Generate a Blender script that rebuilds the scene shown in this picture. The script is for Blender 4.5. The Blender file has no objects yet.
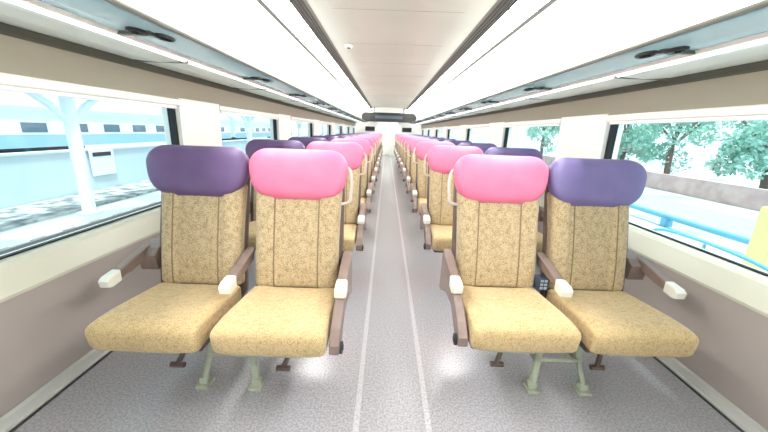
import bpy, bmesh, math, random
from mathutils import Vector, Matrix
C = bpy.context.scene
COL = C.collection
random.seed(4)
sin, cos, PI = math.sin, math.cos, math.pi

# ------------------------------------------------------------------ materials
def lin(c):
    c = c / 255.0
    return c / 12.92 if c <= 0.04045 else ((c + 0.055) / 1.055) ** 2.4
def rgb(r, g, b): return (lin(r), lin(g), lin(b), 1.0)

def mat(name, col, rough=0.5, metal=0.0, spec=0.5, noise=None, bump=None, emit=None, coat=0.0):
    """noise=(scale, other colour, detail)  bump=(scale, strength, distance)"""
    m = bpy.data.materials.new(name); m.use_nodes = True
    nt = m.node_tree; N = nt.nodes; L = nt.links
    p = N['Principled BSDF']
    p.inputs['Base Color'].default_value = col
    p.inputs['Roughness'].default_value = rough
    p.inputs['Metallic'].default_value = metal
    p.inputs['Specular IOR Level'].default_value = spec
    p.inputs['Coat Weight'].default_value = coat; p.inputs['Coat Roughness'].default_value = 0.22
    tc = N.new('ShaderNodeTexCoord')
    if noise:
        n = N.new('ShaderNodeTexNoise'); n.inputs['Scale'].default_value = noise[0]
        n.inputs['Detail'].default_value = noise[2] if len(noise) > 2 else 3
        L.new(tc.outputs['Object'], n.inputs['Vector'])
        r = N.new('ShaderNodeValToRGB')
        r.color_ramp.elements[0].position = 0.38; r.color_ramp.elements[0].color = noise[1]
        r.color_ramp.elements[1].position = 0.62; r.color_ramp.elements[1].color = col
        L.new(n.outputs['Fac'], r.inputs['Fac']); L.new(r.outputs['Color'], p.inputs['Base Color'])
    if bump:
        n = N.new('ShaderNodeTexNoise'); n.inputs['Scale'].default_value = bump[0]
        n.inputs['Detail'].default_value = 2
        L.new(tc.outputs['Object'], n.inputs['Vector'])
        b = N.new('ShaderNodeBump'); b.inputs['Strength'].default_value = bump[1]
        b.inputs['Distance'].default_value = bump[2]
        L.new(n.outputs['Fac'], b.inputs['Height']); L.new(b.outputs['Normal'], p.inputs['Normal'])
    if emit:
        p.inputs['Emission Color'].default_value = emit[0]
        p.inputs['Emission Strength'].default_value = emit[1]
    return m

def fabric(name, light, dark, seam, seams, rearfade=False):
    """tan woven moquette: brown flecks, stitched seams at |x| = seams (object space)"""
    m = bpy.data.materials.new(name); m.use_nodes = True
    nt = m.node_tree; N = nt.nodes; L = nt.links
    p = N['Principled BSDF']; p.inputs['Roughness'].default_value = 0.92
    p.inputs['Specular IOR Level'].default_value = 0.15
    p.inputs['Sheen Weight'].default_value = 0.25
    tc = N.new('ShaderNodeTexCoord')
    n1 = N.new('ShaderNodeTexNoise'); n1.inputs['Scale'].default_value = 240; n1.inputs['Detail'].default_value = 3
    n2 = N.new('ShaderNodeTexNoise'); n2.inputs['Scale'].default_value = 48; n2.inputs['Detail'].default_value = 2
    for n in (n1, n2): L.new(tc.outputs['Object'], n.inputs['Vector'])
    ad = N.new('ShaderNodeMath'); ad.operation = 'MULTIPLY_ADD'; ad.inputs[1].default_value = 0.35
    L.new(n2.outputs['Fac'], ad.inputs[0]); L.new(n1.outputs['Fac'], ad.inputs[2])
    r = N.new('ShaderNodeValToRGB')
    r.color_ramp.elements[0].position = 0.52; r.color_ramp.elements[0].color = dark
    r.color_ramp.elements[1].position = 0.72; r.color_ramp.elements[1].color = light
    L.new(ad.outputs[0], r.inputs['Fac'])
    out = r.outputs['Color']
    sx = N.new('ShaderNodeSeparateXYZ'); L.new(tc.outputs['Object'], sx.inputs[0])
    ab = N.new('ShaderNodeMath'); ab.operation = 'ABSOLUTE'; L.new(sx.outputs['X'], ab.inputs[0])
    for s in seams:
        c = N.new('ShaderNodeMath'); c.operation = 'COMPARE'
        c.inputs[1].default_value = s; c.inputs[2].default_value = 0.0035
        L.new(ab.outputs[0], c.inputs[0])
        mx = N.new('ShaderNodeMixRGB'); L.new(c.outputs[0], mx.inputs[0])
        L.new(out, mx.inputs[1]); mx.inputs[2].default_value = seam
        out = mx.outputs[0]
    L.new(out, p.inputs['Base Color'])
    b = N.new('ShaderNodeBump'); b.inputs['Strength'].default_value = 0.5; b.inputs['Distance'].default_value = 0.004
    L.new(n1.outputs['Fac'], b.inputs['Height']); L.new(b.outputs['Normal'], p.inputs['Normal'])
    return m

def glassy(name, tint, gloss=0.08, rough=0.02, dense=0.0, densecol=(0.5, 0.6, 0.6, 1)):
    m = bpy.data.materials.new(name); m.use_nodes = True
    nt = m.node_tree; N = nt.nodes; L = nt.links
    N.remove(N['Principled BSDF']); out = N['Material Output']
    tr = N.new('ShaderNodeBsdfTransparent'); tr.inputs[0].default_value = tint
    gl = N.new('ShaderNodeBsdfGlossy'); gl.inputs['Roughness'].default_value = rough
    mx = N.new('ShaderNodeMixShader')
    lw = N.new('ShaderNodeLayerWeight'); lw.inputs[0].default_value = 0.5
    pw = N.new('ShaderNodeMath'); pw.operation = 'POWER'; pw.inputs[1].default_value = 4.5
    L.new(lw.outputs['Facing'], pw.inputs[0])
    fr = N.new('ShaderNodeMath'); fr.operation = 'MULTIPLY_ADD'; fr.inputs[1].default_value = 0.45; fr.inputs[2].default_value = 0.03
    L.new(pw.outputs[0], fr.inputs[0])
    L.new(fr.outputs[0], mx.inputs[0])
    src = tr.outputs[0]
    if dense > 0:
        df = N.new('ShaderNodeBsdfDiffuse'); df.inputs[0].default_value = densecol
        m2 = N.new('ShaderNodeMixShader'); m2.inputs[0].default_value = dense
        L.new(tr.outputs[0], m2.inputs[1]); L.new(df.outputs[0], m2.inputs[2]); src = m2.outputs[0]
    L.new(src, mx.inputs[1]); L.new(gl.outputs[0], mx.inputs[2])
    L.new(mx.outputs[0], out.inputs[0])
    return m

def lamp(name, col, s):
    m = bpy.data.materials.new(name); m.use_nodes = True
    nt = m.node_tree; N = nt.nodes
    N.remove(N['Principled BSDF'])
    e = N.new('ShaderNodeEmission'); e.inputs[0].default_value = col; e.inputs[1].default_value = s
    nt.links.new(e.outputs[0], N['Material Output'].inputs[0])
    return m

TAN_L, TAN_D = rgb(212, 187, 138), rgb(128, 98, 58)
M = {
 'back': fabric('tan_moquette_back', rgb(198, 178, 144), rgb(138, 118, 86), rgb(132, 114, 88), (0.110,)),
 'seat': fabric('tan_moquette_seat', rgb(208, 183, 138), rgb(168, 142, 98), rgb(140, 108, 62), ()),
 'pink': mat('pink_leatherette', rgb(228, 122, 157), 0.45, noise=(9, rgb(224, 115, 151)), bump=(160, 0.15, 0.002)),
 'purple': mat('purple_leatherette', rgb(104, 82, 126), 0.42, noise=(9, rgb(98, 76, 120)), bump=(160, 0.15, 0.002)),
 'violet': mat('violet_leatherette', rgb(118, 108, 158), 0.42, noise=(9, rgb(112, 102, 152)), bump=(160, 0.15, 0.002)),
 'shell': mat('taupe_seat_shell', rgb(104, 86, 78), 0.45),
 'arm': mat('brown_armrest_plastic', rgb(132, 114, 107), 0.4, noise=(14, rgb(122, 104, 97))),
 'cap': mat('cream_armrest_cap', rgb(232, 230, 222), 0.35),
 'dark': mat('dark_plastic', rgb(42, 42, 46), 0.5),
 'blueblk': mat('blue_grey_plastic', rgb(62, 74, 92), 0.45),
 'btn': mat('pale_button_plastic', rgb(170, 185, 200), 0.4),
 'leg': mat('grey_green_paint', rgb(176, 184, 164), 0.45, noise=(20, rgb(160, 168, 148))),
 'steel': mat('satin_steel', rgb(200, 204, 200), 0.3, 0.9),
 'handle': mat('warm_grey_handle', rgb(205, 190, 178), 0.35),
 'floor': mat('speckled_grey_vinyl', rgb(182, 181, 186), 0.3, noise=(110, rgb(148, 147, 152), 4), spec=0.6, coat=0.9),
 'taupe': mat('taupe_wall_panel', rgb(182, 172, 167), 0.5, noise=(1.2, rgb(174, 164, 159))),
 'cream': mat('cream_sill_laminate', rgb(208, 208, 192), 0.35),
 'beige': mat('beige_upper_panel', rgb(178, 174, 157), 0.5),
 'white': mat('white_panel', rgb(248, 247, 243), 0.45),
 'cove': mat('white_cove_panel', rgb(244, 243, 238), 0.5),
 'ceil': mat('ceiling_laminate', rgb(178, 176, 167), 0.4, noise=(0.8, rgb(171, 169, 160))),
 'joint': mat('panel_joint', rgb(140, 138, 130), 0.6),
 'grille': mat('grey_air_grille', rgb(128, 128, 122), 0.5),
 'gdark': mat('grille_slot', rgb(62, 62, 60), 0.6),
 'gasket': mat('black_rubber', rgb(22, 28, 30), 0.6),
 'alu': mat('pale_aluminium', rgb(240, 247, 243), 0.32, 0.15),
 'rail': mat('dark_rack_channel', rgb(96, 100, 92), 0.45, 0.2),
 'glass': glassy('window_glass', (0.86, 0.95, 0.97, 1)),
 'rackglass': glassy('smoked_rack_glass', (0.50, 0.60, 0.64, 1), dense=0.55, densecol=rgb(150, 170, 178)),
 'doorglass': glassy('door_glass', (0.93, 0.95, 0.95, 1)),
 'led': lamp('led_diffuser', (1.0, 0.985, 0.955, 1), 29.0),
 'uplight': lamp('uplight_strip', (1.0, 0.98, 0.94, 1), 20.0),
 'readled': lamp('reading_light_strip', (1.0, 1.0, 0.97, 1), 3.5),
 'sign': mat('dark_display', rgb(24, 23, 23), 0.6),
 'stripe': mat('pale_floor_stripe', rgb(204, 203, 205), 0.3, noise=(110, rgb(178, 177, 180), 4), coat=0.5),
 'skirt': mat('light_skirting', rgb(206, 206, 202), 0.35),
 # outside
 'conc': mat('pale_concrete', rgb(196, 202, 202), 0.9, noise=(0.5, rgb(150, 160, 162), 6)),
 'ballast': mat('pale_ballast', rgb(196, 198, 196), 0.95, noise=(3.0, rgb(110, 116, 118), 6)),
 'bwall': mat('pale_painted_wall', rgb(198, 212, 216), 0.8, noise=(0.4, rgb(190, 205, 210))),
 'cwhite': mat('white_painted_steel', rgb(226, 236, 240), 0.5),
 'blue': mat('blue_coach_paint', rgb(146, 184, 200), 0.4),
 'cyan': mat('cyan_coach_paint', rgb(192, 216, 218), 0.4),
 'cpale': mat('pale_coach_band', rgb(222, 232, 232), 0.4),
 'cwin': mat('coach_window', rgb(92, 108, 122), 0.15),
 'leaf': mat('tree_leaf', rgb(172, 212, 196), 0.7, noise=(4, rgb(146, 192, 176))),
 'bark': mat('tree_bark', rgb(120, 104, 90), 0.9),
 'brick': mat('pinkish_wall', rgb(206, 178, 172), 0.9, noise=(2, rgb(190, 160, 154))),
 'pipe': mat('cyan_pipe_paint', rgb(104, 172, 198), 0.5),
 'yellow': mat('yellow_paint', rgb(240, 222, 150), 0.5),
 'strip': mat('pale_blue_strip', rgb(160, 204, 216), 0.9),
 'rust': mat('track_steel', rgb(118, 112, 110), 0.6, 0.3),
}

# ------------------------------------------------------------------ helpers
def link(name, bm, m, parent=None, smooth=False, loc=None):
    me = bpy.data.meshes.new(name)
    bmesh.ops.recalc_face_normals(bm, faces=bm.faces)
    bm.to_mesh(me); bm.free()
    ms = m if isinstance(m, (list, tuple)) else [m]
    for k in ms: me.materials.append(M[k])
    if smooth:
        for p in me.polygons: p.use_smooth = True
    o = bpy.data.objects.new(name, me); COL.objects.link(o)
    if parent: o.parent = parent
    if loc: o.location = loc
    return o
def tag(o, label, cat, group=None, kind=None):
    if label: o['label'] = label
    if cat: o['category'] = cat
    if group: o['group'] = group
    if kind: o['kind'] = kind
    return o
def thing(name, label, cat, loc=(0, 0, 0), rz=0, group=None, kind=None):
    o = bpy.data.objects.new(name, None); COL.objects.link(o)
    o.location = loc; o.rotation_euler = (0, 0, rz); o.empty_display_size = 0.1
    return tag(o, label, cat, group, kind)
def struct(o, label=None, cat=None):
    return tag(o, label, cat, None, 'structure')
def box(bm, x0, x1, y0, y1, z0, z1, bev=0.0, mi=0, seg=2):
    r = bmesh.ops.create_cube(bm, size=1)
    for v in r['verts']:
        v.co = Vector(((x0 + x1) / 2 + v.co.x * (x1 - x0), (y0 + y1) / 2 + v.co.y * (y1 - y0), (z0 + z1) / 2 + v.co.z * (z1 - z0)))
    fs = list({f for v in r['verts'] for f in v.link_faces})
    for f in fs: f.material_index = mi
    if bev > 0:
        es = list({e for v in r['verts'] for e in v.link_edges})
        rr = bmesh.ops.bevel(bm, geom=es, offset=bev, segments=seg, profile=0.5, affect='EDGES')
        for f in rr['faces']: f.material_index = mi
    return bm
def B(*a, **k):
    return box(bmesh.new(), *a, **k)
def prism(bm, pts, x0, x1, bev=0.0, mi=0):
    """polygon in (y,z) extruded along x"""
    a = [bm.verts.new((x0, y, z)) for y, z in pts]; b = [bm.verts.new((x1, y, z)) for y, z in pts]
    fs = [bm.faces.new(a), bm.faces.new(b[::-1])]
    n = len(pts)
    for i in range(n): fs.append(bm.faces.new((a[i], b[i], b[(i + 1) % n], a[(i + 1) % n])))
    for f in fs: f.material_index = mi
    if bev:
        es = list({e for f in fs[:2] for e in f.edges})
        bmesh.ops.bevel(bm, geom=es, offset=bev, segments=2, profile=0.5, affect='EDGES')
    return bm
def extr(bm, pts, y0, y1, mi=0):
    """closed polygon in (x,z) extruded along y"""
    a = [bm.verts.new((x, y0, z)) for x, z in pts]; b = [bm.verts.new((x, y1, z)) for x, z in pts]
    bm.faces.new(a).material_index = mi; bm.faces.new(b[::-1]).material_index = mi
    n = len(pts)
    for i in range(n): bm.faces.new((a[i], b[i], b[(i + 1) % n], a[(i + 1) % n])).material_index = mi
    return bm
def shell(bm, pts, y0, y1, th, mi=0):
    """open profile in (x,z) given thickness th to its left side, extruded along y"""
    off = []
    for i, (x, z) in enumerate(pts):
        p = pts[max(i - 1, 0)]; q = pts[min(i + 1, len(pts) - 1)]
        dx, dz = q[0] - p[0], q[1] - p[1]; l = math.hypot(dx, dz)
        off.append((x - dz / l * th, z + dx / l * th))
    return extr(bm, list(pts) + off[::-1], y0, y1, mi)
def tube(bm, pts, r, seg=10, mi=0, ry=None):
    pts = [Vector(p) for p in pts]; rings = []
    up = Vector((0, 0, 1))
    for i, p in enumerate(pts):
        t = (pts[min(i + 1, len(pts) - 1)] - pts[max(i - 1, 0)]).normalized()
        s = t.cross(up)
        if s.length < 1e-3: s = t.cross(Vector((0, 1, 0)))
        s.normalize(); u = s.cross(t).normalized()
        rings.append([bm.verts.new(p + s * cos(2 * PI * k / seg) * r + u * sin(2 * PI * k / seg) * (ry or r)) for k in range(seg)])
    for a, b in zip(rings, rings[1:]):
        for k in range(seg): bm.faces.new((a[k], a[(k + 1) % seg], b[(k + 1) % seg], b[k])).material_index = mi
    bm.faces.new(rings[0][::-1]).material_index = mi; bm.faces.new(rings[-1]).material_index = mi
    return bm
def cyl(bm, p, q, r, seg=16, mi=0): return tube(bm, [p, q], r, seg, mi)
def spline(cp, n):
    """Catmull-Rom through control points"""
    P = [cp[0]] + list(cp) + [cp[-1]]; out = []
    for i in range(1, len(P) - 2):
        for k in range(n):
            t = k / n
            out.append(tuple(0.5 * ((2 * P[i][j]) + (-P[i-1][j] + P[i+1][j]) * t + (2*P[i-1][j] - 5*P[i][j] + 4*P[i+1][j] - P[i+2][j]) * t*t + (-P[i-1][j] + 3*P[i][j] - 3*P[i+1][j] + P[i+2][j]) * t**3) for j in range(len(cp[0]))))
    out.append(tuple(cp[-1])); return out
def sweep(cp, a, b, n=3.6, NS=56, rA=0.04, rB=0.03, bend=0.0, sculpt=None, steps=26, x0=0.0):
    """padded cushion shape: superellipse cross-sections swept along a (y,z) path; front normal = left of the path.
    cp: control points (y,z); a(t), b(t): half width / half thickness"""
    bm = bmesh.new()
    P = spline(cp, 24); seg = [0.0]
    for p, q in zip(P, P[1:]): seg.append(seg[-1] + math.hypot(q[0] - p[0], q[1] - p[1]))
    Lt = seg[-1]
    def at(d):
        for i in range(len(P) - 1):
            if seg[i + 1] >= d - 1e-9:
                u = (d - seg[i]) / max(seg[i + 1] - seg[i], 1e-9)
                y = P[i][0] + (P[i + 1][0] - P[i][0]) * u; z = P[i][1] + (P[i + 1][1] - P[i][1]) * u
                j0, j1 = max(i - 3, 0), min(i + 4, len(P) - 1)
                ty, tz = P[j1][0] - P[j0][0], P[j1][1] - P[j0][1]; l = math.hypot(ty, tz)
                return y, z, ty / l, tz / l
    ds = []
    for i in range(steps + 1):
        u = i / steps; ds.append(Lt * (0.5 - 0.5 * cos(PI * u)) * 0.72 + Lt * u * 0.28)
    rings = []
    for d in ds:
        t = d / Lt; y, z, ty, tz = at(min(d, Lt))
        e = min(d, Lt - d)
        kA = max(0, 1 - e / rA); kB = max(0, 1 - e / rB)
        aa = a(t) - rA * (1 - math.sqrt(max(0, 1 - kA * kA))); bb = max(0.003, b(t) - rB * (1 - math.sqrt(max(0, 1 - kB * kB))))
        am = a(t)
        ring = []
        for k in range(NS):
            th = 2 * PI * k / NS; c, s = cos(th), sin(th)
            x = aa * math.copysign(abs(c) ** (2 / n), c); w = bb * math.copysign(abs(s) ** (2 / n), s)
            if sculpt and s > 0: w += sculpt(x, t) * min(1, abs(s) * 1.5) * bb / b(t)
            w += bend * (x / am) ** 2
            ring.append(bm.verts.new((x0 + x, y - tz * w, z + ty * w)))
        rings.append(ring)
    for p, q in zip(rings, rings[1:]):
        for k in range(NS): bm.faces.new((p[k], p[(k + 1) % NS], q[(k + 1) % NS], q[k]))
    bm.faces.new(rings[0][::-1]); bm.faces.new(rings[-1])
    return bm
def copy_tree(o, parent=None):
    c = o.copy(); COL.objects.link(c); c.parent = parent
    for ch in list(o.children): copy_tree(ch, c)
    return c
def smooth01(a, b, x):
    t = max(0, min(1, (x - a) / (b - a))); return t * t * (3 - 2 * t)

# ------------------------------------------------------------------ dimensions
Y0, Y1 = -1.3, 15.6           # interior of the coach along the aisle
XW = 1.53
WP, WL, WF = 2.14, 1.58, 2.30  # window pitch, length, far edge of first window
WZ0, WZ1 = 0.635, 1.345
NWIN = 7

# ------------------------------------------------------------------ coach shell
o = link('floor', B(-1.62, 1.62, Y0 - .1, Y1 + .1, -0.08, 0.0), 'floor'); struct(o, 'speckled grey vinyl floor of the coach', 'floor')
bm = bmesh.new()
shell(bm, [(0.77, 2.20), (0.4, 2.225), (0.0, 2.235), (-0.4, 2.225), (-0.77, 2.20)][::-1], Y0, Y1, 0.04)
y = 0.9
joints = []
while y < Y1:
    box(bm, -0.74, 0.74, y, y + 0.006, 2.212, 2.2135, mi=1); joints.append(y); y += 1.15
o = link('ceiling', bm, ['ceil', 'joint']); struct(o, 'off-white central ceiling panel running down the coach', 'ceiling')

for sx, side in ((-1, 'left'), (1, 'right')):
    def mir(pts): return [(sx * x, z) for x, z in pts]
    def th(t): return -t * sx   # thickness outward
    bm = bmesh.new()
    shell(bm, mir([(1.53, 0.0), (1.515, 0.27), (1.50, 0.512)]), Y0, Y1, th(0.05))
    for k in range(9): # vertical panel joints
        yy = 0.15 + k * WP
        if Y0 < yy < Y1:
            pass
    # solid pillars between windows
    ys = [Y0]
    wins = []
    for k in range(-1, NWIN + 1):
        far = WF + k * WP + (.06 if sx < 0 else .14); near = far - WL + (0 if sx < 0 else .08)
        if far > Y1 - 0.1: break
        near = max(near, Y0 + 0.15)
        wins.append((near, far))
    edges = [Y0] + [v for w in wins for v in w] + [Y1]
    o = link('wall_' + side, bm, 'taupe'); struct(o, 'taupe lower wall panel along the %s side' % side, 'wall')
    for i in range(0, len(edges), 2):
        pb = bmesh.new()
        extr(pb, mir([(1.545, WZ0 - .03), (1.535, 1.0), (1.53, WZ1 + .01), (1.66, WZ1 + .01), (1.66, WZ0 - .03)]), edges[i], edges[i + 1])
        p = link('pillar_panel', pb, 'white', o)
    # outer skin under and over windows
    pb = bmesh.new()
    extr(pb, mir([(1.575, 0.0), (1.575, WZ0 - .01), (1.66, WZ0 - .01), (1.66, 0.0)]), Y0, Y1)
    extr(pb, mir([(1.56, WZ1), (1.56, 1.9), (1.66, 1.9), (1.66, WZ1)]), Y0, Y1)
    link('outer_skin', pb, 'white', o)
    # cream sill
    bm = bmesh.new()
    extr(bm, mir([(1.49, 0.508), (1.488, 0.522), (1.495, 0.536), (1.535, 0.612), (1.552, 0.628), (1.60, 0.635), (1.60, 0.60), (1.515, 0.508)]), Y0, Y1)
    struct(link('trim_%d' % (1 if sx < 0 else 2), bm, 'cream'), 'cream window sill ledge along the %s wall' % side, 'sill')
    # beige upper panel
    bm = bmesh.new()
    extr(bm, mir([(1.545, WZ1), (1.53, 1.40), (1.505, 1.50), (1.50, 1.56), (1.58, 1.56), (1.58, WZ1)]), Y0, Y1)
    struct(link('trim_%d' % (3 if sx < 0 else 4), bm, 'beige'), 'beige panel above the %s windows' % side, 'panel')
    # skirting
    bm = bmesh.new()
    extr(bm, mir([(1.528, 0.0), (1.488, 0.0), (1.488, 0.012), (1.50, 0.014), (1.505, 0.05), (1.524, 0.055)]), Y0, Y1)
    extr(bm, mir([(1.488, 0.0005), (1.478, 0.0005), (1.478, 0.006), (1.488, 0.006)]), Y0, Y1, mi=1)
    struct(link('baseboard_' + side, bm, ['skirt', 'gdark']), 'pale skirting strip along the %s wall' % side, 'skirting')
    # cove
    bm = bmesh.new()
    shell(bm, mir([(1.50, 1.555), (1.485, 1.70), (1.42, 1.84), (1.32, 1.945), (1.20, 2.03), (1.05, 2.105)]), Y0, Y1, th(0.05))
    struct(link('trim_%d' % (5 if sx < 0 else 6), bm, 'cove'), 'white curved cove above the %s luggage rack' % side, 'cove')
    # air grille band beside the ceiling
    bm = bmesh.new()
    shell(bm, mir([(0.885, 2.158), (0.835, 2.175), (0.765, 2.198)]), Y0, Y1, th(0.03))
    for q in range(4):
        x = 0.79 + q * 0.026; z = 2.188 - (x - 0.765) * 0.33
        extr(bm, mir([(x, z - .002), (x + .009, z - .005), (x + .009, z + .004), (x, z + .006)]), Y0, Y1, mi=1)
    struct(link('trim_%d' % (7 if sx < 0 else 8), bm, ['grille', 'gdark']), 'grey slotted air grille along the %s edge of the ceiling' % side, 'grille')
    # LED luminaires
    ordl = ['first', 'second', 'third', 'fourth', 'fifth', 'sixth', 'seventh', 'eighth']
    y = Y0 + 0.02; j = 0; LL = (Y1 - Y0 - 0.04) / 8
    for j in range(8):
        t = thing('ceiling_light', 'white linear LED light on the %s side of the ceiling, %s from the camera' % (side, ordl[j]), 'ceiling light', (0, y, 0), group='linear ceiling lights')
        bm = bmesh.new()
        shell(bm, mir([(1.040, 2.103), (0.97, 2.128), (0.89, 2.153)]), 0.009, LL - 0.009, th(0.02))
        link('diffuser', bm, 'led', t)
        bm = bmesh.new()
        shell(bm, mir([(1.072, 2.088), (1.050, 2.096), (1.040, 2.100)]), 0.0, LL, th(0.03))
        box(bm, min(sx * 1.05, sx * .885), max(sx * 1.05, sx * .885), 0, 0.008, 2.12, 2.19)
        box(bm, min(sx * 1.05, sx * .885), max(sx * 1.05, sx * .885), LL - .008, LL, 2.12, 2.19)
        link('light_frame', bm, 'gdark', t)
        y += LL
    # windows
    for k, (a, b) in enumerate(wins):
        n = k + 1 + (0 if sx < 0 else len(wins))
        w = thing('window_%d' % n, None, None, (sx * 1.59, a, 0), kind='structure')
        bm = bmesh.new(); Lw = b - a
        box(bm, -0.006, 0.006, 0.0, Lw, WZ0, WZ1); link('pane', bm, 'glass', w)
        bm = bmesh.new()
        for (ya, yb, za, zb, dp) in ((0, .022, WZ0, WZ1, .028), (Lw - .03, Lw, WZ0, WZ1, .028), (0, Lw, WZ0, WZ0 + .006, .009), (0, Lw, WZ1 - .02, WZ1, .028)):
            box(bm, -dp if sx > 0 else -0.012, 0.012 if sx > 0 else dp, ya, yb, za, zb)
        link('gasket', bm, 'gasket', w)
        bm = bmesh.new()
        box(bm, -sx * .075 if sx > 0 else .02, -sx * .02 if sx > 0 else .075, -0.01, Lw + 0.01, WZ1 - 0.045, WZ1 - .001, 0.01)
        link('blind_cassette', bm, 'white', w)
        bm = bmesh.new()
        xb0, xb1 = (-.06, -.045) if sx > 0 else (.045, .06)
        box(bm, xb0, xb1, 0.03, Lw - 0.03, WZ1 - 0.065, WZ1 - .040, 0.004)
        link('blind_hem_bar', bm, 'alu', w)
    # luggage rack
    t = thing('luggage_rack', 'overhead luggage rack of smoked glass and pale metal on the %s side' % side, 'luggage rack', (0, 0, 0))
    ya, yb = Y0 + 0.02, 15.1
    bm = bmesh.new()
    extr(bm, mir([(1.512, 1.478), (1.496, 1.487), (1.474, 1.510), (1.474, 1.535), (1.499, 1.54), (1.503, 1.52)]), ya, yb)
    link('wall_channel', bm, 'rail', t)
    bm = bmesh.new()
    shell(bm, mir([(1.478, 1.514), (1.40, 1.503), (1.30, 1.497), (1.20, 1.502), (1.155, 1.515), (1.145, 1.53)]), ya, yb, th(0.018))
    link('rack_underside', bm, 'alu', t)
    bm = bmesh.new()
    extr(bm, mir([(1.147, 1.530), (0.945, 1.540), (0.945, 1.548), (1.147, 1.538)]), ya, yb)
    link('glass_shelf', bm, 'rackglass', t)
    bm = bmesh.new()
    extr(bm, mir([(0.946, 1.536), (0.936, 1.536), (0.933, 1.545), (0.936, 1.554), (0.946, 1.554)]), ya, yb)
    link('front_rail', bm, 'rail', t)
    bm = bmesh.new()
    extr(bm, mir([(1.172, 1.505), (1.158, 1.5105), (1.156, 1.5075), (1.170, 1.502)]), ya, yb)
    link('reading_light_strip', bm, 'readled', t)
    bm = bmesh.new()
    box(bm, min(sx * 1.36, sx * 1.42), max(sx * 1.36, sx * 1.42), ya, yb, 1.527, 1.545)
    link('uplight_strip', bm, 'uplight', t)
    y = 1.42
    while y < 15:
        bm = bmesh.new()
        prism(bm, [(y - .012, 1.518), (y + .012, 1.518), (y + .012, 1.534), (y - .012, 1.534)], min(sx * 1.16, sx * 1.02), max(sx * 1.16, sx * 1.02), 0.003)
        rk = link('rack_bracket', bm, 'rail', t)
        bm = bmesh.new()
        ring = [(sx * (1.0 + 0.024 * cos(q * PI / 8)), y + 0.045 + 0.045 * sin(q * PI / 8), 1.523) for q in range(17)]
        tube(bm, ring, 0.007, 8)
        ring = [(sx * (1.055 + 0.024 * cos(q * PI / 8)), y - 0.035 + 0.04 * sin(q * PI / 8), 1.523) for q in range(17)]
        tube(bm, ring, 0.007, 8)
        link('hook', bm, 'dark', rk, smooth=True)
        bm = bmesh.new()
        box(bm, min(sx * 1.15, sx * 1.44), max(sx * 1.15, sx * 1.44), y + .45, y + .454, 1.4955, 1.51)
        link('panel_joint', bm, 'grille', t)
        y += 1.15

# rear end wall behind the camera and far bulkhead
bm = bmesh.new(); box(bm, -1.62, 1.62, Y0 - .06, Y0, 0, 2.3); struct(link('wall_back', bm, 'white'), 'white end wall behind the viewpoint', 'wall')
bm = bmesh.new()
box(bm, -1.62, -0.50, Y1 - .08, Y1, 0, 2.3); box(bm, 0.50, 1.62, Y1 - .08, Y1, 0, 2.3); box(bm, -0.5, 0.5, Y1 - .08, Y1, 1.72, 2.3)
struct(link('wall_front', bm, 'white'), 'white bulkhead at the far end of the aisle', 'wall')
# vestibule beyond the door
bm = bmesh.new()
box(bm, -0.9, 0.9, Y1, Y1 + 1.6, -.06, 0); box(bm, -0.95, -.9, Y1, Y1 + 1.6, 0, 2.1); box(bm, .9, .95, Y1, Y1 + 1.6, 0, 2.1)
box(bm, -.95, .95, Y1, Y1 + 1.6, 2.05, 2.1); box(bm, -.95, .95, Y1 + 1.55, Y1 + 1.6, 0, 2.1)
struct(link('wall_vestibule', bm, 'white'), 'white vestibule behind the far door', 'wall')
t = thing('vestibule_light', 'round white lamp in the vestibule ceiling beyond the far door', 'ceiling light', (0, Y1 + .8, 2.045))
bm = bmesh.new(); cyl(bm, (0, 0, -.03), (0, 0, 0), .22, 24); link('diffuser', bm, 'led', t)
t = thing('door_1', None, None, (0, Y1 - .06, 0), kind='structure')
bm = bmesh.new()
box(bm, -.53, -.47, -.06, .04, 0, 1.78, .008); box(bm, .47, .53, -.06, .04, 0, 1.78, .008); box(bm, -.53, .53, -.06, .04, 1.70, 1.78, .008)
link('door_frame', bm, 'alu', t)
for s in (-1, 1):
    bm = bmesh.new(); x0, x1 = sorted((s * .005, s * .468))
    box(bm, x0, x1, -.012, .012, 0.02, 1.70)
    lf = link('door_leaf', bm, 'doorglass', t)
    bm = bmesh.new()
    box(bm, x0, x0 + .035, -.018, .018, 0.02, 1.70); box(bm, x1 - .035, x1, -.018, .018, 0.02, 1.70); box(bm, x0, x1, -.018, .018, 0.02, .14); box(bm, x0, x1, -.018, .018, 1.60, 1.70)
    link('leaf_frame', bm, 'white', lf)
    bm = bmesh.new(); cyl(bm, (s * .06, -.05, .85), (s * .06, -.05, 1.25), .012, 10); box(bm, s*.06-.01, s*.06+.01, -.05, -.015, .87, .89); box(bm, s*.06-.01, s*.06+.01, -.05, -.015, 1.21, 1.23); link('door_handle', bm, 'steel', lf)

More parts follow.
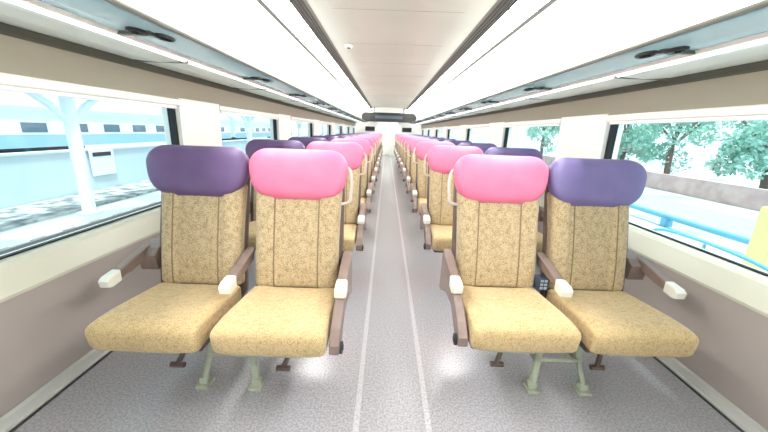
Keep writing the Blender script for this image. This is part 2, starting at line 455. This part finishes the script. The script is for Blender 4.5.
# overhead display, rounded ends
t = thing('display_board', 'long dark rounded display board hanging over the far door', 'display board', (0, 15.2, 1.78))
bm = bmesh.new()
n = 12; pts = []
for k in range(n + 1): pts.append((1.04 + .20 * sin(k * PI / n), .20 * cos(k * PI / n)))
for k in range(n + 1): pts.append((-1.04 - .20 * sin(k * PI / n), -.20 * cos(k * PI / n)))
extr(bm, pts, -.03, .09); link('housing', bm, 'sign', t)
bm = bmesh.new(); box(bm, -.62, .62, -.036, -.029, -.06, .07, mi=0)
link('screen', bm, 'blueblk', t)
bm = bmesh.new(); box(bm, -.7, -.64, .0, .05, .19, .43); box(bm, .64, .7, .0, .05, .19, .43); link('hanger', bm, 'grille', t)
for s, sd in ((-1, 'left'), (1, 'right')):
    t = thing('wall_monitor', 'small dark monitor on the far bulkhead, %s of the door' % sd, 'monitor', (s * .86, Y1 - .08, 1.26), group='bulkhead monitors')
    link('bezel', B(-.22, .22, -.05, 0, -.10, .10, .01), 'dark', t)
    link('screen', B(-.20, .20, -.053, -.049, -.085, .085), 'sign', t)

# smoke detector
t = thing('smoke_detector', 'small white round smoke detector on the ceiling panel', 'smoke detector', (-0.585, 4.45, 2.212))
bm = bmesh.new()
for r, z0, z1 in ((.055, -.016, 0), (.042, -.032, -.016)): cyl(bm, (0, 0, z0), (0, 0, z1), r, 24)
link('housing', bm, 'white', t)
bm = bmesh.new(); cyl(bm, (0, 0, -.040), (0, 0, -.032), .022, 16); link('sensor', bm, 'dark', t)

# two thin strips along the aisle, paler than the floor
for i, x in enumerate((-.15, .15)):
    struct(link('trim_%d' % (9 + i), B(x - .012, x + .012, Y0, Y1 - .1, 0, .0012), 'stripe'), 'thin pale line on the aisle floor, the %s one' % ('left', 'right')[i], 'floor line')

# ------------------------------------------------------------------ seats
def armrest(t, x, tipy=-0.215, w=0.023):
    bm = bmesh.new()
    prism(bm, [(0.09, 0.572), (0.07, 0.512), (-0.06, 0.496), (tipy + .07, 0.475), (tipy + .07, 0.519), (0.02, 0.557)], x - w, x + w, 0.009)
    a = link('armrest', bm, 'arm', t, smooth=False)
    bm = bmesh.new()
    prism(bm, [(tipy + .075, 0.468), (tipy + .075, 0.522), (tipy + .015, 0.513), (tipy - .004, 0.498), (tipy, 0.468), (tipy + .02, 0.460)], x - w - .003, x + w + .003, 0.008)
    a2 = link('armrest_cap', bm, 'cap', a)
    return a

def make_seat(sx, aisle, hm):
    """sx: -1 left half of the coach, +1 right. seat faces -Y. origin on the floor under the seat/back junction"""
    inn = -sx   # direction towards the aisle
    t = thing('train_seat', '', 'seat')
    # cushion : front -> back
    def sc(x, u):
        return -0.010 * (1 - smooth01(0.10, 0.17, abs(x))) * smooth01(0.12, 0.4, u) * 1.0
    bm = sweep([(-0.415, 0.356), (-0.33, 0.366), (-0.18, 0.360), (0.03, 0.345)], lambda u: (0.225 if aisle else 0.216) - 0.008 * u, lambda u: 0.068 - 0.008 * u,
               n=6, rA=0.030, rB=0.042, bend=0.0, sculpt=sc, x0=0 if aisle else -sx * .012)
    link('seat_cushion', bm, 'seat', t, smooth=True)
    # backrest : bottom -> top
    def sb(x, u):
        e = smooth01(0.098, 0.128, abs(x)); g = math.exp(-((abs(x) - 0.110) / 0.007) ** 2)
        return 0.014 * e - 0.007 * g
    bm = sweep([(0.045, 0.385), (0.062, 0.52), (0.098, 0.68), (0.155, 0.90)], lambda u: (0.212 if aisle else .204) - 0.006 * sin(PI * u) + 0.006 * u, lambda u: 0.046, x0=0 if aisle else inn * .018,
               n=4.5, rA=0.02, rB=0.03, sculpt=sb, NS=96)
    link('backrest', bm, 'back', t, smooth=True)
    # headrest
    bm = sweep([(0.128, 0.815), (0.143, 0.88), (0.160, 0.96), (0.180, 1.075)],
               lambda u: 0.200 + (0.046 if aisle else 0.053) * math.sqrt(smooth01(0.0, 0.7, u)), lambda u: 0.060 + 0.014 * sin(PI * min(1, u * 1.05)), n=2.8, rA=0.092, rB=0.055, bend=0.026, NS=64)
    link('headrest', bm, hm, t, smooth=True)
    # hard back shell
    bm = sweep([(0.085, 0.30), (0.118, 0.52), (0.155, 0.68), (0.212, 0.90), (0.245, 1.03)], lambda u: 0.226, lambda u: 0.030, n=5, rA=0.05, rB=0.025, bend=0.02)
    sh = link('back_shell', bm, 'shell', t, smooth=True)
    bm = bmesh.new(); prism(bm, [(0.165, 0.50), (0.150, 0.50), (0.185, 0.64), (0.20, 0.64)], -.15, .15, .004)
    link('tray_table', bm, 'arm', sh)
    # seat pan
    bm = bmesh.new()
    prism(bm, [(-0.36, 0.292), (-0.34, 0.272), (0.10, 0.262), (0.12, 0.30), (0.03, 0.31), (-.3, .305)], -.205, .205, .006)
    sp = link('seat_pan', bm, 'shell', t)
    bm = bmesh.new()
    tube(bm, [(-sx * .02 - .09, -.30, .275), (-sx * .02 - .09, -.345, .268), (-sx * .02 + .09, -.345, .268), (-sx * .02 + .09, -.30, .275)], .006, 8)
    link('release_bar', bm, 'leg', sp)
    bm = bmesh.new()
    box(bm, -.05, .05, -.20, -.06, .20, .272, .008)
    tube(bm, [(0.02, -.13, .21), (0.0, -.17, .12), (-0.02, -.19, .075)], .012, 8)
    tube(bm, [(-0.05, -.19, .075), (0.015, -.19, .075)], .013, 8)
    link('under_seat_box', bm, 'shell', sp)
    if aisle:
        xo = inn * 0.255
        armrest(t, xo)
        armrest(t, -inn * 0.25)
        bm = bmesh.new(); w = .021
        prism(bm, [(0.10, 0.54), (0.02, 0.525), (-0.135, 0.48), (-0.225, 0.462), (-0.335, 0.40), (-0.385, 0.352), (-0.388, 0.315), (-0.355, 0.298), (-0.30, 0.335), (-0.20, 0.41), (-0.06, 0.40), (0.08, 0.33), (0.12, 0.33)][::-1], xo - w, xo + w, .006)
        sd = link('side_panel', bm, 'arm', t)
        bm = bmesh.new(); cyl(bm, (xo - inn * .004, -.352, .325), (xo + inn * .030, -.352, .325), .025, 20); cyl(bm, (xo + inn * .03, -.352, .325), (xo + inn * .034, -.352, .325), .012, 12)
        link('recline_knob', bm, 'dark', sd)
        bm = bmesh.new()
        tube(bm, spline([(inn * .205, 0.165, 1.005), (inn * .252, 0.150, 0.985), (inn * .266, 0.135, 0.93), (inn * .264, 0.12, 0.87), (inn * .255, 0.115, 0.825), (inn * .200, 0.125, 0.81)], 8), .0085, 10)
        link('grab_handle', bm, 'handle', t, smooth=True)
        if sx > 0:
            bm = bmesh.new(); box(bm, -inn * .235 - .03, -inn * .235 + .03, -.03, .02, .40, .475, .005)
            sk = link('socket_panel', bm, 'blueblk', t)
            bm = bmesh.new()
            for i in range(3):
                for k in range(2): box(bm, .235 - .018 + k * .020, .235 - .004 + k * .020, -.034, -.029, .412 + i * .02, .424 + i * .02)
            link('button_pad', bm, 'btn', sk)
    else:
        armrest(t, sx * 0.288, tipy=-0.195, w=.021)
        bm = bmesh.new(); prism(bm, [(0.15, 0.575), (0.07, 0.56), (0.03, 0.53), (0.045, 0.45), (0.13, 0.44)][::-1], *sorted((sx * .215, sx * .305)), .005)
        link('side_panel', bm, 'arm', t)
    return t

ROWS = 12; PITCH = 1.15; YF = 1.49
XA, XWN = 0.51, 1.012
rown = ['front row', 'second row', 'third row', 'fourth row', 'fifth row', 'sixth row', 'seventh row', 'eighth row', 'ninth row', 'tenth row', 'eleventh row', 'last row']
def make_pedestal():
    t = thing('seat_pedestal', '', 'pedestal')
    for s in (-1, 1):
        for yy0, yy1 in ((-.20, -.245), (.02, .07)):
            bm = bmesh.new()
            tube(bm, [(s * .085, yy0, .275), (s * .10, (yy0 * .6 + yy1 * .4), .14), (s * .122, yy1, .03)], .017, 10, ry=.012)
            lg = link('leg', bm, 'leg', t)
            bm = bmesh.new(); dy = -1 if yy0 < 0 else 1
            box(bm, s * .122 - .03, s * .122 + .03, yy1 - .035, yy1 + .035, 0.0, .016, .004)
            box(bm, s * .122 - .02, s * .122 + .02, yy1 - .015, yy1 + .02, .014, .045, .006)
            ft = link('foot_plate', bm, 'leg', lg)
        bm = bmesh.new(); tube(bm, [(s * .10, -.22, .13), (s * .10, .03, .13)], .011, 8); link('side_rail', bm, 'leg', t)
    bm = bmesh.new(); tube(bm, [(-.10, -.225, .155), (.10, -.225, .155)], .010, 8); link('crossbar', bm, 'leg', t)
    bm = bmesh.new(); tube(bm, [(-.10, .03, .13), (.10, .03, .13)], .010, 8); link('crossbar', bm, 'leg', t)
    bm = bmesh.new(); box(bm, -.42, .42, -.05, -.01, .225, .258, .004); box(bm, -.42, .42, .03, .07, .225, .256, .004); link('support_beam', bm, 'shell', t)
    return t
ped0 = None
protos = {}
for r in range(ROWS):
    yy = YF + r * PITCH
    for sx, side in ((-1, 'left'), (1, 'right')):
        for aisle in (True, False):
            key = (sx, aisle)
            if key not in protos:
                s = protos[key] = make_seat(sx, aisle, 'pink' if aisle else ('purple' if sx < 0 else 'violet'))
            else:
                s = copy_tree(protos[key])
            s.location = (sx * (XA if aisle else XWN) + (.030 if sx > 0 else .010), yy + (.06 if sx > 0 else -.02), 0)
            s['label'] = ('tan fabric seat with pink headrest on the %s of the aisle, %s' if aisle else 'tan fabric seat with purple headrest at the %s windows, %s') % (side, rown[r])
            s['group'] = 'pink headrest aisle seats' if aisle else 'purple headrest window seats'
        p = make_pedestal() if ped0 is None else copy_tree(ped0)
        if ped0 is None: ped0 = p
        p.location = (sx * 0.765 + (.030 if sx > 0 else .010), yy + (.04 if sx > 0 else 0), 0)
        p['label'] = 'grey green metal legs under the %s pair of seats, %s' % (side, rown[r])
        p['group'] = 'seat pair pedestals'

# ------------------------------------------------------------------ outside
GZ = -1.25
bm = bmesh.new(); box(bm, -120, -1.9, -60, 90, GZ - .3, GZ); tag(link('ground', bm, 'conc'), 'pale concrete yard outside the left windows', 'ground', kind='structure')
bm = bmesh.new(); box(bm, 1.9, 120, -60, 90, GZ - .3, GZ); tag(link('ground', bm, 'conc'), 'pale roadway outside the right windows', 'ground', kind='structure')
# left: ballast strip, track, boundary wall, canopy posts, coaches
bm = bmesh.new(); box(bm, -10.3, -8.5, -50, 80, GZ, GZ + .06); tag(link('ballast_strip', bm, 'ballast'), 'grey stone ballast at the foot of the pale boundary wall', 'ballast', kind='stuff')
t = thing('railway_track', 'weathered railway track lying beside the coach on the left', 'railway track', (-5.6, 0, GZ))
for x in (-.84, .84):
    bm = bmesh.new(); box(bm, x - .035, x + .035, -40, 70, .14, .28); link('rail', bm, 'rust', t)
bm = bmesh.new()
for i in range(-30, 90): box(bm, -1.35, 1.35, i * .65, i * .65 + .26, .0, .14)
tag(link('sleepers', bm, 'rust', t), None, None, kind='stuff')
bm = bmesh.new(); box(bm, -10.6, -10.35, -50, 80, GZ, 0.17); box(bm, -10.65, -10.3, -50, 80, .17, .23)
tag(link('boundary_wall', bm, 'bwall'), 'long pale blue boundary wall outside the left windows', 'wall')
t = thing('wall_notice', 'white notice with a dark strip on the pale boundary wall', 'notice', (-10.28, 11.6, -.15))
link('board', B(-.02, .0, -.5, .5, -.55, .35), 'cwhite', t); link('dark_strip', B(-.005, .012, -.38, .38, .12, .26), 'dark', t)
ordc = ['nearest', 'second nearest', 'third nearest', 'farthest']
for i, yy in enumerate((8.3, 19.0, 30.0, 41.0)):
    t = thing('canopy_column', 'white steel canopy column beyond the left windows, %s' % ordc[i], 'column', (-8.0, yy, GZ), group='white canopy columns')
    bm = bmesh.new(); tube(bm, [(0.0, 0, 0), (0, 0, .8), (0, 0, 3.05)], .15, 12); link('post', bm, 'cwhite', t)
    bm = bmesh.new(); cyl(bm, (0, 0, 0), (0, 0, .06), .26, 16); link('footing', bm, 'bwall', t)
    bm = bmesh.new(); tube(bm, [(0, 0, 2.3), (0, -.5, 2.8), (0, -.9, 3.05)], .09, 8); tube(bm, [(0, 0, 2.3), (0, .5, 2.8), (0, .9, 3.05)], .09, 8); link('brace', bm, 'cwhite', t)
bm = bmesh.new(); box(bm, -8.3, -7.7, -30, 60, 1.8, 1.95); tag(link('canopy_beam', bm, 'cwhite'), 'white steel beam carried by the canopy columns', 'beam')
for i, (xx, yc) in enumerate(((-19.0, 2.0), (-19.0, 25.5), (-19, 49))):
    t = thing('railway_coach', 'blue and cyan railway coach beyond the left boundary wall, %s' % ('nearest', 'middle one', 'farthest')[i], 'railway coach', (xx, yc, GZ + .2), group='blue railway coaches')
    bm = bmesh.new()
    extr(bm, [(1.55, .95), (1.55, 2.8), (1.35, 3.2), (.8, 3.4), (-.8, 3.4), (-1.35, 3.2), (-1.55, 2.8), (-1.55, .95)], -11.3, 11.3)
    link('body', bm, 'cyan', t)
    link('blue_side_band', B(1.54, 1.57, -11.2, 11.2, .85, 1.45), 'blue', t)
    link('pale_side_band', B(1.54, 1.575, -11.2, 11.2, 1.47, 2.15), 'cpale', t)
    for k in range(9):
        bm = bmesh.new(); box(bm, 1.56, 1.59, -9.9 + k * 2.3, -8.7 + k * 2.3, 1.58, 2.05, .0); link('window', bm, 'cwin', t)
    for k in (-8, 8):
        bm = bmesh.new(); box(bm, -1.2, 1.2, k - 1.6, k + 1.6, .3, .8)
        for q in (-1, 1): cyl(bm, (-1.1, k + q * 1.2, .45), (1.1, k + q * 1.2, .45), .45, 20)
        link('bogie', bm, 'dark', t)
# right: low wall, trees, pipes, yellow post, handrail
bm = bmesh.new(); box(bm, 14.0, 14.25, -40, 80, GZ, -.45); tag(link('garden_wall', bm, 'brick'), 'low pinkish wall in front of the trees on the right', 'wall')
def make_tree(seed, h, R):
    random.seed(seed)
    t = thing('tree', '', 'tree')
    bm = bmesh.new()
    tube(bm, [(0, 0, 0), (.1, .05, h * .3), (.0, .1, h * .55), (.1, 0, h * .8)], .16, 8)
    for q in range(5):
        a = q * 1.26; tube(bm, [(0, .05, h * .4), (cos(a) * R * .4, sin(a) * R * .4, h * .6), (cos(a) * R * .65, sin(a) * R * .65, h * .72)], .06, 6)
    link('trunk', bm, 'bark', t)
    bm = bmesh.new(); cl = []
    for q in range(26):
        a = random.uniform(0, 6.28); rr = R * math.sqrt(random.random()) * .8; cl.append((rr * cos(a), rr * sin(a), h * random.uniform(.22, 1.0), R * random.uniform(.2, .36)))
    for q in range(3600):
        cx, cy, cz, cr = random.choice(cl)
        d = Vector((random.gauss(0, 1), random.gauss(0, 1), random.gauss(0, 1))).normalized() * cr * random.uniform(.6, 1.05)
        c = Vector((cx, cy, cz)) + d
        u = Vector((random.gauss(0, 1), random.gauss(0, 1), random.gauss(0, 1))).normalized(); v = u.orthogonal().normalized()
        s = random.uniform(.09, .17)
        bm.faces.new([bm.verts.new(c + u * s), bm.verts.new(c + v * s * .5), bm.verts.new(c - u * s), bm.verts.new(c - v * s * .5)])
    link('foliage', bm, 'leaf', t); return t
tp = [make_tree(3, 5.6, 2.3), make_tree(8, 4.8, 2.1)]
spots = [(17.3, 10.0), (17.6, 14.9), (17.2, 19.8), (18.0, 25), (17.5, 5.0), (18, 31), (18, 38)]
tl = ['nearest but one', 'third from the near end', 'fourth from the near end', 'fifth from the near end', 'nearest', 'sixth from the near end', 'farthest']
for i, (x, y) in enumerate(spots):
    t = tp[i] if i < 2 else copy_tree(tp[i % 2])
    t.location = (x, y, GZ); t.rotation_euler.z = i * 1.3
    t['label'] = 'leafy green tree behind the low pinkish wall, %s' % tl[i]; t['group'] = 'trees beyond the right windows'
for i, (x, r, nm) in enumerate(((6.3, .05, 'nearer'), (8.2, .07, 'farther'))):
    bm = bmesh.new(); tube(bm, [(x, -30, GZ + .3), (x, 60, GZ + .3)], r, 12)
    for k in range(-8, 20): box(bm, x - .12, x + .12, k * 3, k * 3 + .15, GZ, GZ + .25)
    tag(link('water_pipe', bm, 'pipe', smooth=False), 'long cyan pipe on the ground outside the right windows, the %s one' % nm, 'pipe', 'cyan pipes')
bm = bmesh.new(); box(bm, 9.0, 12.0, -40, 80, GZ, GZ + .03); tag(link('painted_strip', bm, 'strip'), 'pale blue strip painted along the right roadway', 'strip', kind='structure')
t = thing('yellow_cabinet', 'small yellow cabinet on a short post standing by the pipes outside the right window', 'cabinet', (6.0, 4.76, GZ))
link('cabinet_body', B(-.2, .2, -.16, .16, .5, 1.5, .03), 'yellow', t); link('post', B(-.04, .04, -.04, .04, 0, .52), 'conc', t); link('cabinet_door', B(-.212, -.195, -.13, .13, .56, 1.44, .006), 'yellow', t)
t = thing('handrail', 'low cyan tubular handrail outside the right window', 'handrail', (4.1, 3.0, GZ))
bm = bmesh.new(); tube(bm, spline([(0, 0, 0), (0, .1, .95), (0, .4, 1.15), (0, 1.6, 1.15), (0, 1.8, .85), (0, 1.85, 0)], 6), .022, 10); link('rail_loop', bm, 'pipe', t, smooth=True)
bm = bmesh.new(); tube(bm, [(0, .95, 0), (0, .95, 1.15)], .02, 10); link('post', bm, 'pipe', t, smooth=True)

# ------------------------------------------------------------------ light
w = bpy.data.worlds.new('World'); C.world = w; w.use_nodes = True
bg = w.node_tree.nodes['Background']
bg.inputs[0].default_value = (0.88, 0.96, 1.0, 1); bg.inputs[1].default_value = 1.9
sd = bpy.data.lights.new('sun', 'SUN'); sd.energy = 6.5; sd.angle = math.radians(8); sd.color = (1, .98, .94)
so = bpy.data.objects.new('sun', sd); COL.objects.link(so); so.rotation_euler = (math.radians(15), math.radians(12), 0)

# ------------------------------------------------------------------ camera
cd = bpy.data.cameras.new('camera'); cam = bpy.data.objects.new('camera', cd); COL.objects.link(cam)
F = 320.0
cd.sensor_width = 36; cd.lens = F / 768 * 36; cd.clip_start = .02; cd.clip_end = 400
pitch = math.atan(85 / F)
R = Matrix.Rotation(math.radians(90) - pitch, 4, 'X') @ Matrix.Rotation(0.035, 4, 'Z')
cam.matrix_world = Matrix.Translation((-0.065, 0, 1.18)) @ R
C.camera = cam
C.view_settings.view_transform = 'Standard'; C.view_settings.look = 'None'
C.view_settings.exposure = 0.0; C.view_settings.gamma = 1.0; C.view_settings.use_curve_mapping = False
C.cycles.max_bounces = 10; C.cycles.transparent_max_bounces = 24; C.cycles.diffuse_bounces = 6
